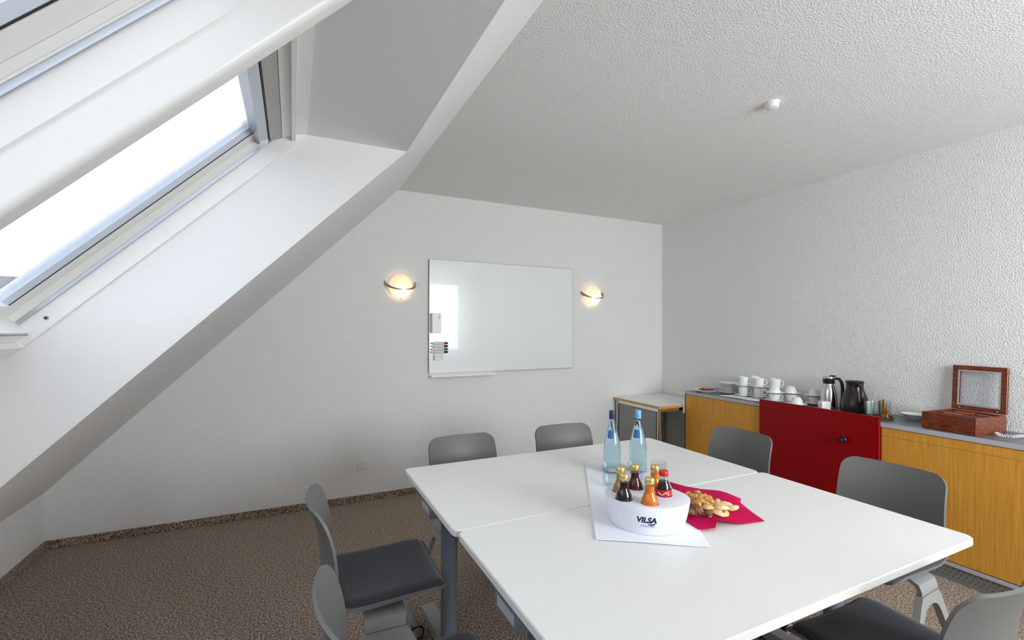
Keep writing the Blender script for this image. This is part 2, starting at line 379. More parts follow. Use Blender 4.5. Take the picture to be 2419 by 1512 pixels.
# ------------------------------------------------------------------ roof windows
def wbox(y0, y1, s0, s1, o0, o1, mb=None):
    mb = mb or MB(); vv = [W(y, s, o) for o in (o0, o1) for s in (s0, s1) for y in (y0, y1)]
    return mb.add(vv, [(0, 2, 3, 1), (4, 5, 7, 6), (0, 1, 5, 4), (2, 6, 7, 3), (0, 4, 6, 2), (1, 3, 7, 5)])
def roof_window(name, y0, y1, label):
    r = empty(name, kind='structure', label=label)
    sb, st = .385, 1.60           # clear opening along the slope
    for (a, b, sgn) in ((y1, y1 - .008, -1), (y0, y0 + .008, 1)):
        ya, yb = min(a, b), max(a, b)
        wbox(ya, yb, .20, 1.696, .32, .50).build('jamb_liner', 'white_paint', r, 0)
        f = lambda p, q: (min(p, q), max(p, q))
        pr_ = wbox(*f(b, b + sgn * .007), sb, st - .03, .386, .400).build('jamb_profile', 'alu', r, 0)
        wbox(*f(b, b + sgn * .009), sb, st - .03, .400, .405).build('jamb_lip', 'white_paint', pr_, 0)
        wbox(*f(b, b + sgn * .004), sb, st - .03, .405, .430).build('jamb_step', 'white_paint', pr_, 0)
        c = a + sgn * .013
        wbox(*f(c, c + sgn * .066), sb + .0, st - .02, .430, .49).build('sash_stile', 'white_paint', r, 0)
        d = c + sgn * .066
        gk = wbox(*f(d, d + sgn * .005), sb + .05, st - .06, .432, .47).build('glazing_seal', 'rubber', r, 0)
        e = d + sgn * .005
        m_ = MB(); vv = [W(e, s, .434) for s in (sb + .05, st - .06)] + [W(e + sgn * .020, s, .449) for s in (st - .06, sb + .05)] + [W(e, s, .47) for s in (sb + .05, st - .06)] + [W(e + sgn * .020, s, .47) for s in (st - .06, sb + .05)]
        m_.add(vv, [(0, 1, 2, 3), (4, 7, 6, 5), (0, 4, 5, 1), (3, 2, 6, 7), (0, 3, 7, 4), (1, 5, 6, 2)]).build('glazing_bead', 'bead', r, 0)
    i0, i1 = y0 + .013 + .066, y1 - .013 - .066
    ja, jb = y0 + .008, y1 - .008
    wbox(ja + .005, jb - .005, sb, sb + .05, .425, .49).build('sash_bottom_rail', 'white_paint', r, 0)
    wbox(i0, i1, st - .058, st - .02, .432, .49).build('sash_top_rail', 'frame_gray', r, 0)
    wbox(i0, i1, st - .066, st - .058, .430, .47).build('glazing_seal', 'rubber', r, 0)
    wbox(i0 + .012, i1 - .012, sb + .04, st - .05, .450, .456).build('pane', 'pane', r, 0)
    # head: vent bar, frame, blind rail, stepped towards the soffit
    XZh = lambda p, q, a: (p, a, q)
    MB().prism([(-.132, 2.262), (-.100, 2.284), (-.138, 2.322), (-.168, 2.290)], ja, jb, XZh).build('vent_bar', 'alu', r, 0)
    MB().prism([(-.098, 2.287), (-.093, 2.290), (-.130, 2.327), (-.134, 2.322)], ja, jb, XZh).build('vent_gasket', 'rubber', r, 0)
    MB().prism([(-.092, 2.288), (-.047, 2.308), (-.086, 2.350), (-.130, 2.328)], ja, jb, XZh).build('head_frame', 'frame_gray', r, 0)
    MB().prism([(-.044, 2.309), (.012, 2.328), (-.03, 2.372), (-.085, 2.351)], ja, jb, XZh).build('head_board', 'white_paint', r, 0)
    MB().prism([(-.006, 2.302), (.010, 2.304), (.010, 2.334), (-.006, 2.330)], ja + .01, jb - .004, XZh).build('blind_rail', 'white_paint', r, 0)
    MB().prism([(.012, 2.334), (xsb, ZS), (xsb - .06, ZS + .06), (-.03, 2.375)], ja, jb, XZh).build('head_filler', 'white_trim', r, 0)
    # bottom: frame and sill board
    wbox(ja, jb, .335, sb, .345, .50).build('bottom_frame', 'white_paint', r, 0)
    wbox(ja, jb, .372, .3755, .343, .345).build('frame_joint', 'board_edge', r, 0)
    wbox(ja, jb, .285, .333, .318, .36).build('sill_board', 'white_trim', r, 0)
    wbox(ja, jb, .195, .285, .345, .50).build('sill_filler', 'white_trim', r, 0)
    p = W(y1 - .008, .457, .352)
    sc = MB().tube([p + Vector((0, .001, 0)), p + Vector((0, -.003, 0))], .008, 12).build('screw_cap', 'frame_gray', r)
    MB().tube([p + Vector((0, -.003, 0)), p + Vector((0, -.0045, 0))], .0045, 10).build('screw_hole', 'rubber', sc)
    return r
roof_window('window_1', YM1, YR, 'white roof window beside the whiteboard-side reveal')
roof_window('window_2', YN, YM0, 'white roof window on the far side of the boxed beam')

# casement behind the camera
r3 = empty('window_3', kind='structure', label='two-leaf window in the wall opposite the whiteboard')
f3 = MB(); y0_, y1_ = YF - .12, YF - .05
f3.box(WX0, WX1, y0_, y1_, WZ0, WZ0 + .05).box(WX0, WX1, y0_, y1_, WZ1 - .05, WZ1).box(WX0, WX0 + .05, y0_, y1_, WZ0 + .05, WZ1 - .05).box(WX1 - .05, WX1, y0_, y1_, WZ0 + .05, WZ1 - .05)
f3.build('window_frame', 'white_paint', r3, 0)
xm = (WX0 + WX1) / 2
MB().box(xm - .05, xm + .05, y0_, y1_ + .01, WZ0 + .05, WZ1 - .05).build('mullion', 'white_paint', r3, 0)
for a, b in ((WX0 + .05, xm - .05), (xm + .05, WX1 - .05)): MB().box(a, b, YF - .09, YF - .084, WZ0 + .05, WZ1 - .05).build('pane', 'pane', r3, 0)
MB().box(WX0 - .05, WX1 + .05, YF - .05, YF + .12, WZ0 - .03, WZ0, .004).build('window_sill', 'white_paint', r3, 0)
# door in the right wall
d1 = empty('door_1', kind='structure', label='grey door in the right-hand wall')
dl = MB().box(XR + .03, XR + .07, DY0 + .03, DY1 - .03, 0, DZ - .03, .003).build('door_leaf', 'door_gray', d1, 0)
MB().tube([(XR + .03, DY1 - .1, 1.02), (XR - .03, DY1 - .1, 1.02), (XR - .03, DY1 - .22, 1.02)], .01, 8).build('door_handle', 'chrome', dl)
MB().box(XR - .012, XR + .2, DY1 - .03, DY1 + .05, 0, DZ + .05).box(XR - .012, XR + .2, DY0 - .05, DY0 + .03, 0, DZ + .05).box(XR - .012, XR + .2, DY0 + .03, DY1 - .03, DZ - .03, DZ + .05).build('door_frame', 'white_trim', d1, 0)

# neighbouring house seen low through the roof window
nh = empty('neighbour_house', (-8.75, 15.5, -3.85), 0, 'grey-roofed house seen through the lower corner of the roof window', 'house')
MB().box(-4, 3.9, -3, 3, 0, 4.3).build('wall', 'house_wall', nh, 0)
MB().add([(-4.4, -3.3, 4.3), (4.3, -3.3, 4.3), (4.3, 3.3, 4.3), (-4.4, 3.3, 4.3), (-2, 0, 6.55), (2.75, 0, 6.55)], [(0, 1, 5, 4), (1, 2, 5), (2, 3, 4, 5), (3, 0, 4), (0, 3, 2, 1)]).build('roof', 'roof_gray', nh, 0)

# ------------------------------------------------------------------ chairs
def make_chair():
    r = empty('conference_chair')
    prof = spline([(0, .238, .428), (0, .228, .444), (0, .19, .452), (0, .10, .449), (0, 0, .444), (0, -.09, .442), (0, -.15, .449), (0, -.185, .470), (0, -.204, .51), (0, -.213, .57), (0, -.219, .64), (0, -.229, .70), (0, -.246, .755), (0, -.266, .805)], 53)
    acc = [0]
    for a, b in zip(prof, prof[1:]): acc.append(acc[-1] + (b - a).length)
    L = acc[-1]
    # denser towards both rounded ends
    def at(d):
        for i in range(len(acc) - 1):
            if acc[i + 1] >= d: t = (d - acc[i]) / (acc[i + 1] - acc[i]); return prof[i].lerp(prof[i + 1], t)
        return prof[-1]
    r1, r2 = .05, .055
    ds = [r1 * (1 - math.cos(PI / 2 * k / 6)) for k in range(6)] + [r1 + (L - r1 - r2) * k / 30 for k in range(31)] + [L - r2 * (1 - math.sin(PI / 2 * k / 6)) + 0 for k in range(1, 7)]
    ds = sorted(ds)
    grid = []; NC = 18
    for d in ds:
        p = at(d); z = p.z
        hw = .214 + .012 * max(0, 1 - abs(d - L * .42) / (L * .35)) if d < L * .6 else .209 + .010 * (L - d) / (L * .4)
        if d < r1: hw -= r1 - math.sqrt(max(0, r1 * r1 - (r1 - d) ** 2))
        if d > L - r2: e = d - (L - r2); hw -= r2 - math.sqrt(max(0, r2 * r2 - e * e))
        k = min(1, max(0, (z - .46) / .12)); row = []
        for j in range(NC + 1):
            u = -1 + 2 * j / NC; x = u * hw; uu = (x / .21) ** 2
            row.append(Vector((x, p.y + k * .044 * uu, p.z + (1 - k) * .014 * uu)))
        grid.append(row)
    MB().sheet(grid, -.010).build('seat_shell', 'shell', r, 50)
    # upholstered seat pad
    g = []; ys = [.232, .229, .218, .20] + [.20 - .34 * k / 12 for k in range(1, 12)] + [-.145, -.158, -.163]
    for i, y in enumerate(ys):
        e = min((.232 - y), (y + .163)); rd = .03
        lift = .026 * math.sqrt(max(0, 1 - (1 - min(1, e / rd)) ** 2)); row = []
        hw = .209; cr = .048
        ee = min(e, cr); hw -= cr - math.sqrt(max(0, cr * cr - (cr - ee) ** 2))
        base = next((a.z + (b.z - a.z) * (y - a.y) / (b.y - a.y + 1e-9) for a, b in zip(prof, prof[1:]) if (a.y - y) * (b.y - y) <= 0), .45)
        for j in range(17):
            u = -1 + 2 * j / 16; t = math.sin(u * PI / 2); x = t * hw
            ed = hw - abs(x); l2 = lift * math.sqrt(max(0, 1 - (1 - min(1, ed / rd)) ** 2)) if hw > .001 else 0
            row.append(Vector((x, y, base + .0025 + l2 + .014 * (x / .21) ** 2)))
        g.append(row)
    pad = MB().sheet(g, -.002).build('seat_pad', 'fabric', r, 60)
    MB().tube([(x / 10, -.105, .472 + .014 * (x / 2.1) ** 2) for x in (-1.35, -.7, 0, .7, 1.35)], .0022, 5).build('seam', 'rubber', pad)
    for sx in (-1, 1):
        # bracket wrapping from under the seat to the leg top
        P2 = [(.06, .440), (.12, .428), (.185, .424), (.212, .412), (.222, .385), (.222, .372)]
        P1 = [(.06, .428), (.12, .416), (.178, .412), (.198, .402), (.205, .385), (.205, .372)]
        MB().prism([(sx * a, b) for a, b in P2 + P1[::-1]], -.072, .072, XZ).build('leg_bracket', 'leg_gray', r, 30)
        for sy in (-1, 1):
            poly = [(0, .369), (.072, .369), (.090, .345), (.232, .062), (.198, .062), (.075, .285), (.055, .312), (.03, .325), (0, .328)]
            fn = lambda p, q, a: (sx * (a + (.369 - q) * .075), sy * p, q)
            MB().prism(poly, .200, .226, fn).build('leg', 'leg_gray', r, 30)
            cx, cyy = sx * .236, sy * .216
            wh = MB().tube([(cx - .012, cyy, .032), (cx + .012, cyy, .032)], .032, 18).build('castor', 'black', r)
            MB().tube([(cx - .014, cyy, .032), (cx + .014, cyy, .032)], .025, 16).box(cx - .009, cx + .009, cyy - .013, cyy + .013, .04, .07).build('castor_cap', 'leg_gray', wh)
    return r
chair = make_chair()
GRP = 'grey conference chairs around the white table'
base_l = 'grey shell chair '
spots = [((.925, 2.40), PI + .03, 'on the whiteboard side of the table, close to the wall socket'),
         ((1.62, 2.41), PI - .05, 'on the whiteboard side of the table, behind the water bottles'),
         ((2.36, 1.995), PI / 2 + .03, 'in front of the red cabinet door'),
         ((2.36, 1.185), PI / 2 + .05, 'standing before the wide beech cabinet'),
         ((.31, 1.90), -PI / 2 - .02, 'on the roof window side, by the far table'),
         ((.31, 1.185), -PI / 2 + .03, 'on the roof window side, by the near table'),
         ((1.675, .742), -.02, 'pushed under the table edge opposite the whiteboard')]
for i, ((x, y), a, t) in enumerate(spots):
    o = chair if i == 0 else dup(chair)
    o.location = (x, y, 0); o.rotation_euler = (0, 0, a); tag(o, base_l + t, 'chair', GRP)

# ------------------------------------------------------------------ tables
TH = .74
def make_table():
    r = empty('folding_table')
    m = MB(); bmt = bmesh.new()
    vs_ = [bmt.verts.new((x, y, TH - .026)) for x, y in rrect(-.801, .801, -.3995, .3995, .032)]
    fc = bmt.faces.new(vs_); ex = bmesh.ops.extrude_face_region(bmt, geom=[fc])
    for g in ex['geom']:
        if isinstance(g, bmesh.types.BMVert): g.co.z = TH
    bmesh.ops.recalc_face_normals(bmt, faces=bmt.faces)
    bmesh.ops.bevel(bmt, geom=[e for e in bmt.edges if abs(e.verts[0].co.z - e.verts[1].co.z) < 1e-5], offset=.003, segments=2, affect='EDGES')
    m.bm(bmt).build('tabletop', 'laminate', r, 35)
    MB().box(-.66, .66, -.03, .03, TH - .085, TH - .036, .004).build('crossbeam', 'steel_blue', r)
    for s in (-1, 1):
        MB().lathe([(0, .05), (.036, .05), (.036, TH - .09), (0, TH - .09)], 24, (s * .69, 0, 0)).build('column', 'steel_blue', r)
        MB().prism([(-.36, .035), (-.35, .055), (-.06, .075), (.06, .075), (.35, .055), (.36, .035), (.35, .022), (-.35, .022)], s * .69 - .034, s * .69 + .034, YZ).build('foot', 'leg_gray', r, 20)
        MB().box(s * .69 - .05, s * .69 + .05, -.07, .07, TH - .09, TH - .0265, .004).build('column_head', 'steel_blue', r)
        bx = MB().box(*sorted((s * .797, s * .74)), -.075, .075, TH - .082, TH - .0265, .003).build('edge_bracket', 'steel_blue', r)
        MB().box(*sorted((s * .798, s * .790)), -.055, .055, TH - .070, TH - .042).build('bracket_slot', 'frame_gray', bx)
        for k in (-1, 1):
            MB().box(*sorted((s * .795, s * .77)), k * .36 - .012, k * .36 + .012, TH - .034, TH - .0262).build('edge_buffer', 'black', r)
            MB().lathe([(0, 0), (.02, 0), (.022, .01), (.012, .024), (0, .024)], 14, (s * .69, k * .325, 0)).build('glide', 'black', r)
    return r
tb = make_table(); tb.location = (1.313, 1.9355, 0)
tag(tb, 'white rectangular table half nearer the whiteboard, carrying the water bottles', 'table', 'white tables pushed together')
tb2 = dup(tb, (1.322, 1.1345, 0)); tag(tb2, 'white rectangular table half farther from the whiteboard, carrying the bottle caddy', 'table', 'white tables pushed together')

# small square table in the corner
st = empty('side_table', (3.133, 3.325, 0), 0, 'small white square table with beech edge and chrome legs in the corner', 'table')
SW, SD = .678, .672
MB().box(0.003, SW - .003, .003, SD - .003, .697, .719).build('tabletop', 'laminate', st, 0)
e_ = MB().box(0, SW, -.004, .003, .694, .7175).box(-.004, .003, 0, SD, .694, .7175).build('edge_band', 'beech_edge', st, 0)
MB().box(.02, SW - .02, .02, .04, .660, .694).box(.02, .04, .04, SD - .02, .660, .694).build('apron', 'chrome', st, 0)
for x, y in ((.03, .03), (.03, SD - .03), (SW - .03, .03), (SW - .03, SD - .03)):
    MB().lathe([(0, 0), (.018, 0), (.018, .694), (0, .694)], 16, (x, y, 0)).build('leg', 'chrome', st)
MB().box(.022, .034, .06, SD - .06, .12, .655).build('side_panel', 'panel_gray', st, 0)

# ------------------------------------------------------------------ sideboard
XC, ZT = 3.434, .856
sbG = 'beech sideboard units along the wall'
def cab(y0, y1, label):
    o = empty('sideboard_cabinet', (XC, y0, 0), 0, label, 'cabinet', sbG)
    L = y1 - y0
    MB().box(.02, XR - .013 - XC, .0, L, .112, .825).build('carcass', 'beech', o, 0)
    MB().box(.0, .06, .0, L, .088, .1105).build('plinth_rail', 'worktop_edge', o, 0)
    MB().box(.012, .03, .0, L, .0, .0875).build('plinth', 'panel_gray', o, 0)
    return o, L
PY = [3.292, 2.48, 1.650, .55]
c1, L1 = cab(PY[1] + .001, PY[0], 'beech sideboard unit with plain door, next to the corner table')
MB().box(0, .019, .002, L1 - .004, .116, .822, .001).build('door', 'beech', c1, 0)
MB().box(-.0, .385, L1, L1 + .004, .0, .825).build('side_panel', 'black', c1, 0)
hb = MB().box(-.002, .02, L1 + .005, L1 + .028, .632, .773, .002).build('side_bracket', 'alu', c1, 0)
MB().box(-.006, -.002, L1 + .008, L1 + .025, .636, .769, .001).build('bracket_cover', 'white_trim', hb, 0)
c2, L2 = cab(PY[2] + .001, PY[1], 'sideboard unit behind the tall red lacquered sliding door')
rd = MB().box(-.026, -.004, 0, L2 + .01, .09, .889, .001).build('sliding_door', 'red', c2, 0); rd['label'] = 'red lacquered door panel'
kn = MB().lathe([(0, 0), (.012, 0), (.012, .014), (.022, .020), (.024, .03), (.020, .036), (0, .037)], 20).build('knob', 'black', rd, 40, loc=(-.026, 1.85 - PY[2], .703), rot=(0, -PI / 2, 0))
MB().lathe([(0, .037), (.007, .037), (.007, .0385), (0, .0385)], 14).build('lock_cylinder', 'chrome', kn)
c3, L3 = cab(PY[3], PY[2], 'wide beech sideboard unit with drawer line, beneath the tea box')
MB().box(0, .019, .002, L3 - .002, .116, .7692, .0005).build('door', 'beech', c3, 0)
MB().box(0, .019, .002, L3 - .002, .7707, .822, .0005).build('drawer_front', 'beech', c3, 0)
# perforated plinth front: rows of holes where the floor is in view
ph = MB()
for k in range(26):
    for row in range(3):
        y = .36 + k * .024 + (row % 2) * .012; z = .030 + row * .021
        ph.add([(.0115, y + .0032 * math.cos(2 * PI * a / 8), z + .0032 * math.sin(2 * PI * a / 8)) for a in range(8)], [tuple(range(8))])
tag(ph.build('plinth_perforation', 'black', c3, 0), kind='stuff')
wt = MB().box(XC - .001, XR - .002, PY[3] - .004, PY[0] + .004, .8255, ZT, .002).build('worktop', 'worktop', None, 0)
tag(wt, 'long dark grey worktop with metal edge on the sideboard', 'worktop')
MB().box(XC - .004, XC - .0012, PY[3] - .004, PY[0] + .004, .826, ZT - .001).build('edge_strip', 'worktop_edge', wt, 0)

# ------------------------------------------------------------------ crockery
def lathe_obj(name, prof, m, n=28, parent=None): return MB().lathe(prof, n).build(name, m, parent, 50)
def make_plate():
    r = .100
    return lathe_obj('plate', [(0, .003), (.045, .003), (.048, 0), (.055, 0), (.058, .004), (r - .01, .014), (r, .018), (r, .0205), (r - .012, .0175), (.06, .0085), (.05, .0065), (0, .0065)], 'porcelain', 36)
plate = make_plate()
for k in range(6):
    o = plate if k == 0 else dup(plate)
    o.location = (3.66 + .003 * math.sin(k * 2), 2.980 + .003 * math.cos(k * 3), ZT + .0165 * k + .0005)
    tag(o, ('bottom', 'second from bottom', 'third from bottom', 'third from top', 'second from top', 'topmost')[k] + ' white plate of the plate stack on the sideboard', 'plate', 'stacked plates')
p7 = dup(plate, (3.537, 3.147, ZT + .0005), 0, 'white plate carrying spoons and a red patterned napkin'); del p7['group']
nap = MB().sheet([[Vector((-.05 + .1 * i / 6, -.06 + .12 * j / 6, .004 * math.sin(i * 2.1 + j * 1.3))) for j in range(7)] for i in range(7)], -.002).build('napkin', 'paper_red', None, 40, loc=(3.545, 3.14, ZT + .024), rot=(0, 0, .4))
tag(nap, 'small red and white patterned napkin on the plate by the plate stack', 'napkin')
def spoon():
    m = MB(); m.tube([(0, -.075, .004), (0, -.02, .003), (0, .03, .006)], [.0035, .0022, .002], 6)
    m.ell((0, .047, .0055), .012, .019, .0025, 12, 6)
    return m.build('spoon', 'steel', None, 60)
sp = spoon()
for k, (dx, dy, a) in enumerate(((-.02, -.01, 1.2), (.005, .02, 1.9), (.03, -.02, .8))):
    o = sp if k == 0 else dup(sp)
    o.location = (3.54 + dx, 3.145 + dy, ZT + .031 + .004 * k); o.rotation_euler = (0, 0, a)
    tag(o, 'small steel spoon lying on the red patterned napkin', 'spoon', 'spoons on the plate')
cl = MB().sheet([[Vector((3.45 + .26 * i / 8, 2.42 + .50 * j / 12 - .03 * math.sin(i * .3), ZT + .0035 + .0015 * math.sin(i * 1.7 + j))) for j in range(13)] for i in range(9)], -.002).build('paper_cloth', 'paper', None, 40)
tag(cl, 'white paper cloth under the coffee cups on the sideboard', 'cloth')
CZ = ZT + .0055
def make_saucer(): return lathe_obj('saucer', [(0, .002), (.025, .002), (.028, 0), (.034, 0), (.038, .004), (.066, .013), (.072, .0155), (.071, .0175), (.06, .0135), (.034, .0065), (0, .006)], 'porcelain', 32)
def make_cup(tall):
    r = empty('coffee_cup' if tall else 'tea_cup')
    if tall: pr_ = [(0, .004), (.024, .004), (.025, 0), (.029, 0), (.031, .006), (.036, .022), (.0385, .05), (.0395, .078), (.0385, .0785), (.036, .05), (.033, .02), (.024, .009), (0, .008)]; hz = (.062, .022); hx = .039
    else: pr_ = [(0, .003), (.019, .003), (.020, 0), (.024, 0), (.028, .006), (.037, .022), (.042, .040), (.044, .054), (.043, .0545), (.039, .040), (.034, .020), (.022, .008), (0, .007)]; hz = (.046, .018); hx = .041
    MB().lathe(pr_, 28).build('bowl', 'porcelain', r, 50)
    zt, zb = hz; pth = spline([(hx - .004, 0, zt), (hx + .014, 0, zt + .002), (hx + .023, 0, (zt + zb) / 2 + .006), (hx + .015, 0, zb + .002), (hx - .008, 0, zb)], 12)
    MB().tube(pth, .0042, 8).build('handle', 'porcelain', r, 60)
    return r
saucer = make_saucer(); tallcup = make_cup(True); lowcup = make_cup(False)
used = set()
def put(o, loc, rz, label, cat, group, flip=False):
    c = o if o.name not in used else dup(o)
    used.add(o.name)
    c.location = loc; c.rotation_euler = (PI if flip else 0, 0, rz); tag(c, label, cat, group); return c
HA = -1.15  # handles turned to the right of the photograph
towers = [((3.606, 2.79), 'next to the plate stack'), ((3.735, 2.775), 'closest to the wall'), ((3.640, 2.665), 'in the middle of the tall towers'), ((3.708, 2.56), 'next to the low cups')]
for (x, y), t in towers:
    g = 'tall coffee cup towers on the sideboard'
    put(saucer, (x, y, CZ), 0, 'bottom saucer of the coffee cup tower ' + t, 'saucer', g)
    put(tallcup, (x, y, CZ + .0075), HA + .2, 'lower white coffee cup of the tower ' + t, 'cup', g)
    put(saucer, (x, y, CZ + .0865), 0, 'upper saucer of the coffee cup tower ' + t, 'saucer', g)
    put(tallcup, (x, y, CZ + .094), HA + random.uniform(-.2, .2), 'top white coffee cup of the tower ' + t, 'cup', g)
lows = [((3.575, 2.475), 'nearest the red door'), ((3.715, 2.43), 'against the wall beside the tall towers'), ((3.742, 2.255), 'behind the steel thermos')]
for i, ((x, y), t) in enumerate(lows):
    g = 'low tea cup stacks on the sideboard'; z0 = CZ if i == 0 else ZT + .0005
    if i: z0 = ZT + .0005
    put(saucer, (x, y, z0), 0, 'bottom saucer of the tea cup stack ' + t, 'saucer', g)
    put(lowcup, (x, y, z0 + .0075), HA - .3, 'lower white tea cup of the stack ' + t, 'cup', g)
    put(saucer, (x, y, z0 + .0625), 0, 'upper saucer of the tea cup stack ' + t, 'saucer', g)
    put(lowcup, (x, y, z0 + .0735 + .0545), -HA, 'white tea cup turned upside down on the stack ' + t, 'cup', g, True)
put(saucer, (3.575, 2.29, ZT + .0005), 0, 'single white saucer under the lone upturned tea cup', 'saucer', 'lone cup')
put(lowcup, (3.575, 2.29, ZT + .0115 + .0545), -HA - .3, 'lone white tea cup turned upside down above the red door', 'cup', 'lone cup', True)
cm = MB().box(-.033, .033, -.028, .028, 0, .058, .006, 3)
cmo = cm.build('creamer', 'porcelain', None, 50, loc=(3.60, 2.10, ZT + .0005), rot=(0, 0, -.5)); tag(cmo, 'small square white creamer in front of the steel thermos', 'creamer')
MB().box(-.027, .027, -.022, .022, .0575, .0585).build('opening', 'cloth_white', cmo, 0)
# steel vacuum jug
tj = empty('thermos_jug', (3.70, 2.125, ZT + .0005), 0, 'tall stainless steel thermos with black handle and lid', 'thermos')
MB().lathe([(0, 0), (.058, 0), (.061, .006), (.060, .03), (.054, .11), (.042, .165), (.036, .185), (0, .185)], 36).build('body', 'steel', tj, 60)
MB().lathe([(0, .185), (.037, .185), (.039, .20), (.041, .222), (0, .222)], 32).build('collar', 'black', tj, 50)
MB().lathe([(0, .2222), (.041, .2222), (.043, .232), (.038, .240), (0, .241)], 32).build('lid', 'steel', tj, 50)
MB().box(-.010, .012, -.050, -.008, .241, .249, .003).build('lever', 'black', tj)
hp = spline([(.012, -.036, .225), (.022, -.062, .222), (.028, -.078, .19), (.030, -.082, .13), (.028, -.079, .07), (.026, -.072, .02)], 18)
MB().tube(hp, [.008 + .004 * math.sin(PI * k / 17) for k in range(18)], 10).build('handle', 'black', tj, 60)
# brown jug
bj = empty('coffee_jug', (3.68, 1.935, ZT + .0005), 0, 'dark brown plastic coffee jug with broad handle', 'jug')
MB().lathe([(0, 0), (.078, 0), (.085, .008), (.088, .04), (.084, .075), (.072, .12), (.058, .155), (.052, .18), (.053, .205), (.056, .214), (0, .214)], 40).build('body', 'brown_plastic', bj, 60)
MB().lathe([(0, .2142), (.056, .2142), (.057, .222), (.05, .227), (0, .228)], 32).build('lid', 'brown_plastic', bj, 50)
hp = spline([(-.036, -.042, .198), (-.062, -.070, .196), (-.076, -.086, .16), (-.080, -.090, .11), (-.072, -.080, .07), (-.058, -.062, .06)], 16)
MB().tube(hp, [.010 + .004 * math.sin(PI * k / 15) for k in range(16)], 10).build('handle', 'brown_plastic', bj, 60)
# tray with three glasses
tr = lathe_obj('round_tray', [(0, .002), (.075, .002), (.078, 0), (.082, .0), (.088, .012), (.086, .0135), (.080, .004), (0, .004)], 'tray_dark', 40); tr.location = (3.565, 1.735, ZT + .0005)
tag(tr, 'small round dark tray under the tumblers beside the red door', 'tray')
TZ = ZT + .005
def tumbler(name, r0, r1, h, m='glass'): return lathe_obj(name, [(0, 0), (r0, 0), (r1, h), (r1 - .0018, h), (r0 - .002, .008), (0, .008)], m, 28)
g1 = tumbler('tumbler', .027, .030, .095); g1.location = (3.583, 1.790, TZ); tag(g1, 'clear tumbler full of white sugar sachets', 'glass')
g2 = tumbler('tumbler', .027, .031, .095); g2.location = (3.605, 1.727, TZ); tag(g2, 'clear tumbler full of yellow sugar sticks', 'glass')
g3 = tumbler('tumbler', .027, .031, .125); g3.location = (3.553, 1.682, TZ); tag(g3, 'tall clear tumbler with amber sweets', 'glass')
for k in range(7):
    a = k * 2.4; rr = .013 if k else 0
    o = MB().box(-.011, .011, -.0015, .0015, 0, .088, .001).build('sugar_sachet', 'paper', None, 0, loc=(3.583 + rr * math.cos(a), 1.79 + rr * math.sin(a), TZ + .010 + .004 * (k % 3)), rot=(.05 * math.sin(k), .05 * math.cos(k), a + PI / 2))
    tag(o, 'white paper sugar sachet standing in the tumbler of sachets', 'sachet', 'white sugar sachets')
for k in range(10):
    a = k * 2.4; rr = .006 * math.sqrt(k)
    o = MB().box(-.0042, .0042, -.0022, .0022, 0, .102 + .006 * (k % 3), .001).build('sugar_stick', 'yellow_stick' if k % 3 else 'tea_2', None, 0, loc=(3.605 + rr * math.cos(a), 1.727 + rr * math.sin(a), TZ + .009), rot=(.06 * math.sin(a), -.04 * math.cos(k), a))
    tag(o, 'thin yellow sugar stick standing in the tumbler of sticks', 'sugar stick', 'yellow sugar sticks')
for k in range(14):
    a = k * 2.1; rr = .013 if k % 4 else 0
    o = MB().ell((0, 0, 0), .0095, .0095, .0075, 10, 6).build('sweet', 'amber_light' if k < 5 else 'amber', None, 60, loc=(3.553 + rr * math.cos(a), 1.682 + rr * math.sin(a), TZ + .017 + .0165 * (k // 4)))
    tag(o, 'small amber sweet in the tall tumbler', 'sweet', 'amber sweets')
bw = lathe_obj('bowl', [(0, .003), (.022, .003), (.024, 0), (.030, 0), (.034, .006), (.066, .034), (.068, .036), (.066, .0375), (.034, .012), (0, .009)], 'porcelain', 32); bw.location = (3.742, 1.612, ZT + .0005)
tag(bw, 'shallow white bowl tucked behind the tea box', 'bowl')
# tea box
ta = -.11
tx = empty('tea_box', (3.460, 1.203, ZT + .0005), ta, 'open mahogany tea box with glazed lid leaning back', 'box')
BX, BY, BZ = .292, .260, .098
bd = MB().box(0, BX, 0, .010, 0, BZ, .002).box(0, BX, BY - .010, BY, 0, BZ, .002).box(0, .010, .010, BY - .010, 0, BZ, .002).box(BX - .010, BX, .010, BY - .010, 0, BZ, .002).box(.010, BX - .010, .010, BY - .010, 0, .008)
bd.build('box_body', 'mahogany', tx, 0)
for k in (1, 2, 3): MB().box(.010 + k * .068, .013 + k * .068, .010, BY - .010, .008, BZ - .012).build('divider', 'mahogany', tx, 0)
MB().box(.010, BX - .010, BY / 2 - .0015, BY / 2 + .0015, .008, BZ - .012).build('divider', 'mahogany', tx, 0)
# lid: hinged at the rear edge, tilted back
lid = bpy.data.objects.new('lid', None); COL.objects.link(lid); lid.parent = tx; lid.location = (BX - .004, 0, BZ + .003); lid.rotation_euler = (0, math.radians(3.5), 0)
LH, FW = .275, .036
fr = MB().box(0, .018, 0, BY, 0, FW, .002).box(0, .018, 0, BY, LH - FW, LH, .002).box(0, .018, 0, FW, FW, LH - FW, .002).box(0, .018, BY - FW, BY, FW, LH - FW, .002)
fr.build('lid_frame', 'mahogany', lid, 0)
MB().box(-.001, .006, FW - .008, BY - FW + .008, FW - .008, FW).box(-.001, .006, FW - .008, BY - FW + .008, LH - FW, LH - FW + .008).box(-.001, .006, FW - .008, FW, FW, LH - FW).box(-.001, .006, BY - FW, BY - FW + .008, FW, LH - FW).build('lid_bead', 'frame_gray', lid, 0)
MB().box(.008, .011, FW, BY - FW, FW, LH - FW).build('lid_pane', 'pane', lid, 0)
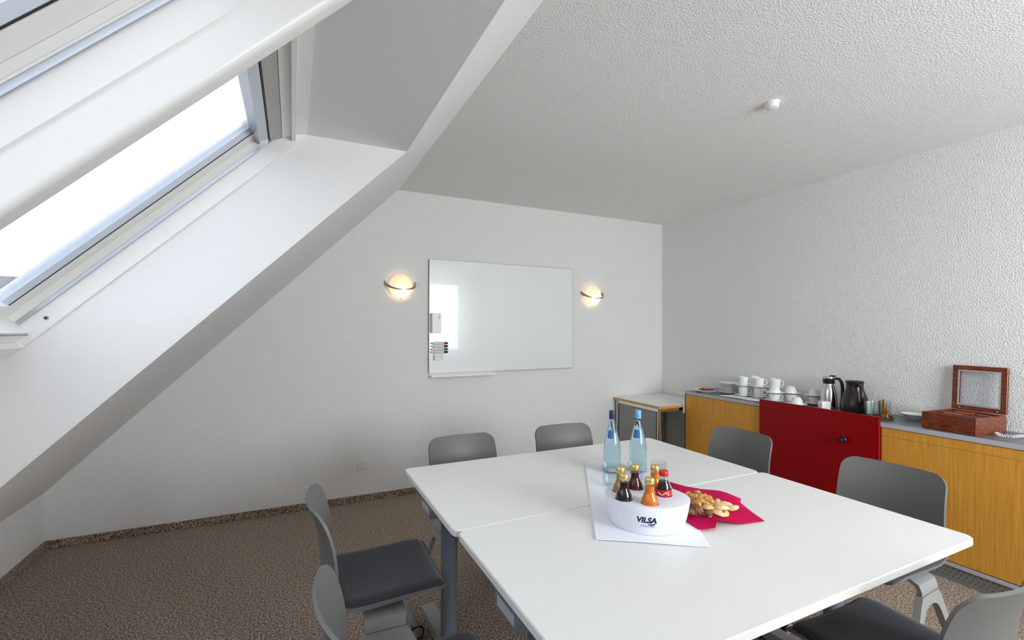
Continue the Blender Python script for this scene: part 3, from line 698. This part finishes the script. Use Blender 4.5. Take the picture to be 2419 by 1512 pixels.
for yy in (.04, BY - .04): MB().ell((-.002, yy, .012), .002, .004, .004, 8, 6).build('hinge_screw', 'chrome', lid)
ct, sn = math.cos(ta), math.sin(ta)
for i in range(4):
    for j in range(2):
        for k in range(3):
            lx = .0165 + i * .068 + .010 + k * .020; ly = .0135 + j * .121 + .0505
            o = MB().box(-.004, .004, -.046, .046, 0, .078, .001).build('tea_sachet', TEAS[(i * 3 + j * 5 + k * 2) % 7], None, 0, loc=(3.460 + lx * ct - ly * sn, 1.203 + lx * sn + ly * ct, ZT + .010), rot=(0, .05, ta))
            tag(o, TEAN[(i * 3 + j * 5 + k * 2) % 7] + ' tea sachet standing in the mahogany box', 'tea sachet', 'tea sachets in the box')
# coiled telephone cord
cpts = []; ax = spline([(3.60, 1.165, 0), (3.565, 1.135, 0), (3.585, 1.09, 0), (3.64, 1.075, 0), (3.69, 1.05, 0), (3.68, 1.00, 0), (3.62, .97, 0)], 200)
for i, p in enumerate(ax):
    t = (ax[min(i + 1, 199)] - ax[max(i - 1, 0)]).normalized(); b = Vector((-t.y, t.x, 0)); an = i * 1.05
    cpts.append(Vector((p.x, p.y, ZT + .0105)) + b * (.0085 * math.cos(an)) + Vector((0, 0, .0085 * math.sin(an))))
tag(MB().tube(cpts, .0017, 5).build('coiled_cord', 'porcelain', None, 60), 'white coiled telephone cord lying beside the tea box', 'cord')

# ------------------------------------------------------------------ wall things
wb = empty('whiteboard', (1.092, YB, 1.05), 0, 'glossy white magnetic board on the wall between two lamps', 'whiteboard')
WW, WH = 1.506, 1.018
MB().box(.003, WW - .003, -.022, -.004, .003, WH - .003, .001).build('panel', 'board', wb, 0)
MB().box(0, .003, -.0205, 0, 0, WH).box(WW - .003, WW, -.0205, 0, 0, WH).box(.003, WW - .003, -.0205, 0, 0, .003).box(.003, WW - .003, -.0205, 0, WH - .003, WH).build('edge_frame', 'board_edge', wb, 0)
MB().box(.012, .63, -.075, -.002, -.030, -.026).box(.012, .63, -.075, -.072, -.026, -.012).box(.012, .63, -.004, -.001, -.026, -.002).build('pen_tray', 'white_paint', wb, 0)
er = MB().box(0, .082, -.045, 0, 0, .176, .003).build('board_eraser', 'white_paint', None, 30, loc=(1.108, YB - .0222, 1.412)); tag(er, 'white block eraser stuck on the whiteboard', 'eraser')
MB().box(.062, .068, -.0456, -.045, .125, .160).build('eraser_print', 'ink_gray', er, 0)
ph_ = empty('pen_holder', (1.135, YB - .0222, 1.168), 0, 'cream magnetic marker holder on the whiteboard', 'holder')
MB().box(0, .085, -.010, 0, 0, .165, .002).build('holder_plate', 'pen_white', ph_, 0)
MB().box(0, .085, -.024, -.010, 0, .008).box(0, .085, -.024, -.010, .036, .042).box(0, .003, -.024, -.010, .008, .036).build('holder_shelf', 'pen_white', ph_, 0)
for k, (cn, m_) in enumerate((('red', 'pen_red'), ('black', 'pen_black'), ('teal', 'pen_teal'), ('blue', 'pen_blue'))):
    z = 1.320 - k * .0262
    p = empty('marker_pen', (1.110, YB - .0325 - .010, z), 0, 'white marker pen with a %s cap in the holder' % cn, 'marker', 'board markers')
    MB().tube([(0, 0, 0), (.012, 0, 0), (.014, 0, 0), (.112, 0, 0)], [.0055, .0055, .0095, .0095], 12).build('barrel', 'pen_white', p, 40)
    MB().tube([(.112, 0, 0), (.142, 0, 0), (.15, 0, 0)], [.0105, .0105, .006], 12).build('cap', m_, p, 40)
    MB().tube([(-.003, 0, 0), (-.0002, 0, 0)], [.0058, .0058], 12).build('end_plug', 'board_edge', p, 40)
def lamp(x, z, label):
    r = empty('wall_lamp', (x, YB, z), 0, label, 'wall lamp', 'bowl wall lamps beside the whiteboard')
    MB().lathe([(0, 0), (.05, 0), (.05, .015), (0, .015)], 24).build('wall_plate', 'lamp_metal', r, 40, rot=(PI / 2, 0, 0))
    # frosted half bowl
    m = MB(); n1, n2 = 14, 20; vv = []
    for i in range(n1 + 1):
        t = -PI / 2 + PI * i / n1
        for j in range(n2 + 1):
            a = PI + PI * j / n2; rx = .102 * math.cos(t); zz = .105 * math.sin(t)
            vv.append((rx * math.cos(a), .085 * math.cos(t) * math.sin(a) - .016, zz))
    ff = [(i * (n2 + 1) + j, i * (n2 + 1) + j + 1, (i + 1) * (n2 + 1) + j + 1, (i + 1) * (n2 + 1) + j) for i in range(n1) for j in range(n2)]
    m.add(vv, ff).build('glass_bowl', 'lamp_glass', r, 60)
    # crescent metal band sweeping round the bowl
    b = MB(); vv = []; n = 28
    for j in range(n + 1):
        a = PI + PI * j / n; s = math.sin(-(a - PI)) if False else math.sin(a - PI)
        hgt = .034 * (1 - .72 * s); zc = .028 - .062 * s
        for rr in (.134, .128):
            for dz in (-hgt / 2, hgt / 2): vv.append((rr * math.cos(a), .118 * math.sin(a) * (rr / .134) - .004, zc + dz))
    ff = []
    for j in range(n):
        o = j * 4; p = o + 4; ff += [(o, p, p + 1, o + 1), (o + 2, o + 3, p + 3, p + 2), (o + 1, p + 1, p + 3, o + 3), (o, o + 2, p + 2, p)]
    ff += [(0, 1, 3, 2), (n * 4, n * 4 + 2, n * 4 + 3, n * 4 + 1)]
    b.add(vv, ff).build('metal_band', 'lamp_metal', r, 40)
    MB().ell((0, -.02, -.108), .006, .006, .006, 10, 6).build('finial', 'lamp_metal', r)
    l = bpy.data.lights.new('bulb', 'POINT'); l.energy = .32; l.color = (1, .70, .42); l.shadow_soft_size = .012
    lo = bpy.data.objects.new('bulb', l); COL.objects.link(lo); lo.parent = r; lo.location = (0, -.055, -.035)
lamp(.841, 1.815, 'warm glowing bowl lamp on the slope side of the whiteboard')
lamp(2.841, 1.803, 'warm glowing bowl lamp between the whiteboard and the room corner')
def outlet(loc, rz, label):
    r = empty('wall_socket', loc, rz, label, 'socket')
    MB().box(-.04, .04, -.009, 0, -.04, .04, .003).build('cover_plate', 'socket', r)
    MB().lathe([(.0, .0091), (.0195, .0091), (.021, .012), (.024, .012), (.024, .009)], 20).build('socket_ring', 'socket', r, 30, rot=(PI / 2, 0, 0))
    for x in (-.0095, .0095): MB().lathe([(0, .0092), (.0028, .0092), (.0028, .0096), (0, .0096)], 8, (x, 0, 0)).build('pin_hole', 'black', r, 0, rot=(PI / 2, 0, 0))
    MB().box(-.003, .003, -.0125, -.0092, .015, .0205).box(-.003, .003, -.0125, -.0092, -.0205, -.015).build('earth_clip', 'alu', r, 0)
outlet((.533, YB, .313), 0, 'white wall socket low on the whiteboard wall')
outlet((XR, 3.765, .285), -PI / 2, 'white wall socket under the small corner table')
sd = empty('smoke_detector', (2.283, 1.60, HC), 0, 'small round white smoke detector on the ceiling', 'smoke detector')
MB().lathe([(0, -.034), (.022, -.034), (.030, -.030), (.033, -.012), (.033, -.008)], 28).lathe([(.033, -.008), (0, -.008)], 28).build('housing', 'white_paint', sd, 40)
MB().lathe([(0, -.008), (.037, -.008), (.037, 0), (0, 0)], 28).build('base', 'white_paint', sd, 40)

# ------------------------------------------------------------------ things on the table
def q(u, v, z=TH): return pix(u, v, 2, z)
A, B_, C_ = Vector((1.43, 2.077, 0)), Vector((.922, 1.27, 0)), Vector((1.227, 1.068, 0)); D_ = A + C_ - B_
gr_ = []
for i in range(25):
    row = []
    for j in range(11):
        p = (B_.lerp(A, i / 24)).lerp(C_.lerp(D_, i / 24), j / 10)
        zz = TH + .0034 + .0022 * (math.sin(i * .9 + j * .2) * math.sin(j * .55) * .6 + .4 * math.sin(i * .35 + 1)) * (1 if i < 22 else .4)
        row.append(Vector((p.x, p.y, zz)))
    gr_.append(row)
rn = MB().sheet(gr_, .0018).build('table_runner', 'cloth_white', None, 60); tag(rn, 'white cloth runner lying under the bottles and caddy', 'cloth')
hm = MB()
for e in ([g[0] for g in gr_], gr_[0], [g[-1] for g in gr_]): hm.tube([p + Vector((0, 0, .0006)) for p in e], .0012, 5)
hm.build('hem', 'cloth_white', rn, 60)
RZ = TH + .0078

def water_bottle(u, v, capm, label):
    p = q(u, v); r = empty('water_bottle', (p.x, p.y, RZ), 0, label, 'bottle', 'water bottles')
    H = .300
    pr_ = [(0, .004), (.030, 0), (.040, .003), (.0425, .012), (.0425, .10), (.041, .125), (.034, .165), (.025, .205), (.0165, .240), (.0145, .262), (.0145, .282), (0, .282)]
    MB().lathe(pr_, 36).build('glass_body', 'glass_blue', r, 60)
    MB().lathe([(0, .008), (.038, .008), (.0405, .014), (.0405, .10), (.039, .125), (.032, .165), (.023, .205), (.0148, .240), (.0140, .246), (0, .246)], 32).build('water', 'water', r, 60)
    cpo = MB().lathe([(0, .300), (.0135, .300), (.0152, .297), (.0155, .274), (.0155, .272), (0, .272)], 24).build('cap', capm, r, 40)
    MB().lathe([(.0150, .271), (.0158, .269), (.0158, .262), (.0150, .260)], 24).build('neck_ring', capm, r, 40)
    # shoulder label facing the camera, following the glass
    dirc = math.atan2(-p.y, -p.x)
    m = MB(); vv = []; nu, nv = 10, 8
    for i in range(nv + 1):
        z = .168 + .040 * i / nv; rad = .0336 - (z - .166) * .228 + .0006
        hw = .55 * (1 - .25 * abs(i / nv - .5))
        for j in range(nu + 1):
            a = dirc - .25 + (-hw + 2 * hw * j / nu); vv.append((rad * math.cos(a), rad * math.sin(a), z))
    ff = [(i * (nu + 1) + j, i * (nu + 1) + j + 1, (i + 1) * (nu + 1) + j + 1, (i + 1) * (nu + 1) + j) for i in range(nv) for j in range(nu)]
    m.add(vv, ff).build('shoulder_label', 'label_blue', r, 60)
water_bottle(1446, 1117, 'cap_navy', 'clear blue glass water bottle with dark navy cap')
water_bottle(1507, 1115, 'cap_blue', 'clear blue glass water bottle with light blue cap')
for (u, v), t in (((1441, 1150), 'in front of the navy-capped bottle'), ((1502, 1142), 'in front of the bottle with light blue cap'), ((1557, 1141), 'behind the orange juice bottle')):
    p = q(u, v); g = lathe_obj('drinking_glass', [(0, 0), (.026, 0), (.030, .006), (.034, .092), (.0325, .092), (.028, .012), (0, .011)], 'glass', 32); g.location = (p.x, p.y, RZ)
    tag(g, 'clear drinking glass ' + t, 'glass', 'drinking glasses')

# caddy: pointed oval block with six holes
cc = Vector((1.165, 1.298, 0)); long_ = Vector((.227, -.190, 0)).normalized(); dep = Vector((long_.y, -long_.x, 0))
if dep.dot(cc) < 0: dep = -dep      # dep points away from the camera
CA, CB, CHH = .152, .131, .100
def outline(k, n, sc=1.0):
    t = 2 * PI * k / n; c, s = math.cos(t), math.sin(t)
    return (CA * sc * c, CB * sc * math.copysign(abs(s) ** 1.12, s))
CAPZ = RZ + .186
caps = [(1466, 1105, 'juice_apple', 'gold'), (1474, 1121, 'juice_dark', 'gold'), (1500, 1099, 'juice_red', 'gold'), (1535, 1130, 'juice_orange', 'gold'), (1548, 1101, 'juice_orange', 'gold'), (1567, 1112, 'cola', 'cap_red')]
slots = []
for (u, v, j, c) in caps:
    p = q(u, v, CAPZ); d = p - cc; slots.append([d.dot(long_), d.dot(dep), j, c])
for _ in range(60):     # bottles cannot overlap: push them apart to their diameter
    for a in range(6):
        for b in range(a):
            dx, dy = slots[a][0] - slots[b][0], slots[a][1] - slots[b][1]; L = math.hypot(dx, dy) or 1e-6
            if L < .064:
                e = (.064 - L) / 2 / L; slots[a][0] += dx * e; slots[a][1] += dy * e; slots[b][0] -= dx * e; slots[b][1] -= dy * e
cr = empty('bottle_caddy', (cc.x, cc.y, RZ), math.atan2(long_.y, long_.x), 'oval white bottle caddy with six holes and dark blue lettering', 'caddy')
sgn = 1 if (Matrix.Rotation(math.atan2(long_.y, long_.x), 3, 'Z') @ Vector((0, 1, 0))).dot(dep) > 0 else -1
n = 72; body = MB(); vv = []
rings = [(.0, .845), (.004, .86), (.05, .935), (CHH - .006, .985), (CHH - .001, .985), (CHH, .965)]
for z, s in rings: vv += [(*outline(k, n, s), z) for k in range(n)]
ff = [(i * n + k, i * n + (k + 1) % n, (i + 1) * n + (k + 1) % n, (i + 1) * n + k) for i in range(len(rings) - 1) for k in range(n)] + [tuple(range(n))[::-1]]
body.add(vv, ff)
# top face with holes: triangulate the outline with the six rims
tb_ = bmesh.new(); loops = [[tb_.verts.new((*outline(k, n, .965), CHH)) for k in range(n)]]
HR = .0305
for sx, sy, _, _ in slots: loops.append([tb_.verts.new((sx + HR * math.cos(2 * PI * k / 20), sgn * sy + HR * math.sin(2 * PI * k / 20), CHH)) for k in range(20)])
eds = [tb_.edges.new((l[k], l[(k + 1) % len(l)])) for l in loops for k in range(len(l))]
bmesh.ops.triangle_fill(tb_, edges=eds, use_beauty=True)
body.bm(tb_)
for sx, sy, _, _ in slots: body.lathe([(HR, CHH), (HR, .0305), (0, .0305)], 20, (sx, sgn * sy, 0))
body.build('caddy_body', 'caddy_white', cr, 35)
# lettering on the front, wrapped round the wall
def text_mesh(body_, size, shear, offs):
    c = bpy.data.curves.new('txt', 'FONT'); c.body = body_; c.size = size; c.shear = shear; c.offset = offs; c.align_x = 'CENTER'; c.resolution_u = 4
    o = bpy.data.objects.new('txt', c); COL.objects.link(o); dg = bpy.context.evaluated_depsgraph_get(); dg.update()
    me = bpy.data.meshes.new_from_object(o.evaluated_get(dg)); bm = bmesh.new(); bm.from_mesh(me)
    bmesh.ops.triangulate(bm, faces=bm.faces); bmesh.ops.subdivide_edges(bm, edges=[e for e in bm.edges if e.calc_length() > size * .25], cuts=1)
    v_ = [p.co.copy() for p in bm.verts]; bm.verts.index_update(); f_ = [[p.index for p in f.verts] for f in bm.faces]
    bm.free(); bpy.data.objects.remove(o); bpy.data.meshes.remove(me); return v_, f_
def wrap(vv_, x0, z0):
    out = []
    for p in vv_:
        z = z0 + p.y; s = .86 + (.985 - .86) * max(0, min(1, z / CHH)) ** .9 + .003; x = x0 + p.x
        cx = max(-1, min(1, x / (CA * s))); sv = math.sqrt(1 - cx * cx); y = CB * s * sv ** 1.12 + .0008
        out.append((x, -sgn * y, z))
    return out
v_, f_ = text_mesh('VILSA', .0265, .22, .0013)
LX = -.005
MB().add(wrap(v_, LX, .047), f_).build('lettering', 'navy', cr, 0)
v_, f_ = text_mesh('Gourmet', .0125, .45, .0)
MB().add(wrap(v_, LX + .004, .031), f_).build('script_lettering', 'ink_gray', cr, 0)
sw = [Vector((-.004 + .032 * t, -.0105 - .0035 * math.sin(PI * t) + .010 * t ** 3, 0)) for t in [k / 12 for k in range(13)]]
sv_ = []; sf = []
for k, p in enumerate(sw): hh = .0022 * math.sin(PI * k / 12) + .0004; sv_ += [p + Vector((0, hh, 0)), p - Vector((0, hh, 0))]
sf = [(2 * k, 2 * k + 1, 2 * k + 3, 2 * k + 2) for k in range(12)]
MB().add(wrap(sv_, LX + .008, .053), sf).build('lettering_swash', 'navy', cr, 0)
# small juice bottles
jn = {'juice_apple': 'apple juice', 'juice_dark': 'near-black juice', 'juice_red': 'dark red juice', 'juice_orange': 'orange juice', 'cola': 'cola'}
jl = ['small juice bottle with pale brown juice and gold cap, behind the near-black one', 'small juice bottle with near-black juice and gold cap', 'small juice bottle with dark red juice and gold cap', 'small juice bottle with orange juice and gold cap, above the lettering', 'small juice bottle with orange juice, behind the cola bottle', 'small cola bottle with red cap and red label']
for k, (sx, sy, j, c) in enumerate(slots):
    p = cc + long_ * sx + dep * sy
    r = empty('juice_bottle', (p.x, p.y, RZ + .031), 0, jl[k], 'bottle', 'small bottles in the caddy'); z0 = -.0125
    if j == 'cola':
        out_ = [(0, .012), (.026, .012), (.029, .02), (.029, .07), (.027, .095), (.022, .118), (.0145, .140), (.0125, .158), (0, .158)]
        fill = [(0, .014), (.0275, .02), (.0275, .07), (.0255, .095), (.0205, .118), (.0160, .132), (0, .132)]
    else:
        out_ = [(0, .012), (.026, .012), (.029, .02), (.029, .085), (.027, .100), (.0195, .114), (.0155, .125), (.0165, .140), (.0150, .150), (.0135, .158), (0, .158)]
        fill = [(0, .014), (.0275, .02), (.0275, .085), (.0255, .0995), (.018, .1135), (.0140, .125), (.0150, .139), (.0145, .142), (0, .142)]
    MB().lathe([(a, b + z0) for a, b in fill], 28).build('juice', j, r, 60)
    MB().lathe([(a, b + z0) for a, b in out_], 28).build('glass_body', 'glass', r, 60)
    MB().lathe([(0, .170 + z0), (.0145, .170 + z0), (.0165, .167 + z0), (.0172, .153 + z0), (.0165, .151 + z0), (0, .151 + z0)], 20).build('cap', c, r, 40)
    if j == 'cola':
        lb = MB().lathe([(.0285, .083 + z0), (.0285, .100 + z0), (.0265, .104 + z0)], 28).build('label', 'cap_red', r, 60)
        dirc = math.atan2(-p.y, -p.x)
        MB().tube([(.0288 * math.cos(dirc + a), .0288 * math.sin(dirc + a), .0925 + z0 + .004 * math.sin(a * 6)) for a in [-.7 + 1.4 * k_ / 14 for k_ in range(15)]], .0016, 5).build('label_wave', 'paper', lb)
        for q_ in range(10):
            a = 2 * PI * q_ / 10
            MB().tube([(rr * math.cos(a), rr * math.sin(a), zz + z0) for rr, zz in ((.0278, .1), (.0225, .118), (.016, .137))], .0011, 4).build('flute', 'glass', r)

# pink napkin under the cookies
ncen = Vector((1.475, 1.325, 0))
outl = [(1.300, 1.245, .010), (1.286, 1.171, .0095), (1.345, 1.150, .012), (1.380, 1.172, .026), (1.47, 1.145, .006), (1.576, 1.129, .0035), (1.600, 1.195, .006), (1.650, 1.288, .004), (1.668, 1.300, .014), (1.690, 1.385, .007), (1.676, 1.412, .010), (1.61, 1.452, .014), (1.56, 1.50, .02), (1.508, 1.535, .035), (1.47, 1.47, .020), (1.40, 1.40, .012), (1.34, 1.32, .012)]
nb = len(outl); rings_ = 9; vv = []
for i in range(rings_ + 1):
    t = i / rings_
    for (x, y, z) in outl:
        px_, py_ = ncen.x + (x - ncen.x) * t, ncen.y + (y - ncen.y) * t
        zz = .018 * (1 - t ** 2) * (1 if t < .75 else 1) + z * t ** 2 + .006 * math.exp(-((t - .72) / .18) ** 2)
        if i == 0: zz = .016
        vv.append(Vector((px_, py_, TH + zz)))
vc = [vv[nb * i + k] for i in range(rings_ + 1) for k in range(nb)]
m = MB(); top = [vc[0]] + vc[nb:]
ff = [(0, 1 + k, 1 + (k + 1) % nb) for k in range(nb)] + [(1 + (i - 1) * nb + k, 1 + i * nb + k, 1 + i * nb + (k + 1) % nb, 1 + (i - 1) * nb + (k + 1) % nb) for i in range(1, rings_) for k in range(nb)]
o_ = len(top); bot = [p - Vector((0, 0, .0016)) for p in top]
rim = [1 + (rings_ - 1) * nb + k for k in range(nb)]
m.add(top + bot, ff + [tuple(x + o_ for x in f[::-1]) for f in ff] + [(rim[k], rim[k - 1], rim[k - 1] + o_, rim[k] + o_) for k in range(nb)])
tag(m.build('cookie_napkin', 'napkin_pink', None, 70), 'magenta cloth napkin spread under the cookies', 'napkin')
def cookie(kind):
    if kind == 'finger':
        w_ = lambda p: Vector((p.x, p.y + 5.0 * p.x * p.x, max(p.z, -.006)))
        return MB().ell((0, 0, 0), .029, .0128, .0112, 12, 8, warp=w_).build('finger_cookie', 'cookie_pale', None, 60)
    if kind == 'round': return MB().lathe([(0, -.005), (.020, -.005), (.024, -.001), (.022, .005), (.012, .009), (0, .010)], 16).build('round_cookie', 'cookie_pale', None, 60)
    if kind == 'gold':
        w_ = lambda p: Vector((p.x, p.y + 8 * p.x * p.x, p.z * (1 + .3 * math.sin(p.x * 260))))
        return MB().ell((0, 0, 0), .026, .013, .011, 14, 8, warp=w_).build('nut_crescent', 'cookie_gold', None, 60)
    w_ = lambda p: Vector((p.x * (1 + .15 * math.sin(p.y * 420)), p.y * (1 + .15 * math.sin(p.x * 400)), p.z))
    return MB().ell((0, 0, 0), .020, .020, .012, 14, 8, warp=w_).build('chocolate_nut_cookie', 'cookie_nut', None, 60)
CK = {}
cl_ = {'finger': ('pale finger-shaped cookie on the magenta napkin', 'finger cookies'), 'round': ('pale round cookie in the middle of the cookie pile', 'round cookies'), 'gold': ('golden nut-crusted crescent cookie piled beside the caddy', 'golden cookies'), 'nut': ('dark chocolate nut cookie piled beside the caddy', 'chocolate cookies')}
spots_c = [('gold', 1628, 1168, .026, .4), ('gold', 1650, 1167, .038, 1.2), ('gold', 1668, 1174, .034, 2.2), ('gold', 1640, 1180, .036, 1.9), ('gold', 1660, 1186, .044, 2.4), ('gold', 1678, 1190, .034, .9), ('gold', 1634, 1172, .040, 2.6), ('gold', 1655, 1176, .052, .3), ('gold', 1646, 1190, .05, 1.5), ('gold', 1672, 1181, .05, 2.0),
           ('nut', 1637, 1199, .030, 0), ('nut', 1654, 1198, .036, .7), ('nut', 1640, 1211, .024, 1.4), ('nut', 1658, 1212, .026, 2.0), ('nut', 1673, 1212, .031, .4), ('nut', 1648, 1204, .044, .2), ('nut', 1632, 1208, .036, .9),
           ('round', 1671, 1199, .040, 0), ('round', 1690, 1207, .032, 1), ('round', 1697, 1213, .031, .4), ('round', 1702, 1197, .030, .4),
           ('finger', 1695, 1187, .026, .6), ('finger', 1716, 1192, .024, -.5), ('finger', 1728, 1201, .026, -.7), ('finger', 1714, 1214, .022, .55), ('finger', 1708, 1200, .046, -.2), ('finger', 1684, 1217, .022, .3)]
for k, (kd, u, v, dz, a) in enumerate(spots_c):
    p = q(u, v, TH + dz)
    if kd not in CK: CK[kd] = o = cookie(kd)
    else: o = dup(CK[kd])
    o.location = p; o.rotation_euler = (.25 * math.sin(k * 1.7), .25 * math.cos(k * 2.3), a); tag(o, cl_[kd][0], 'cookie', cl_[kd][1])
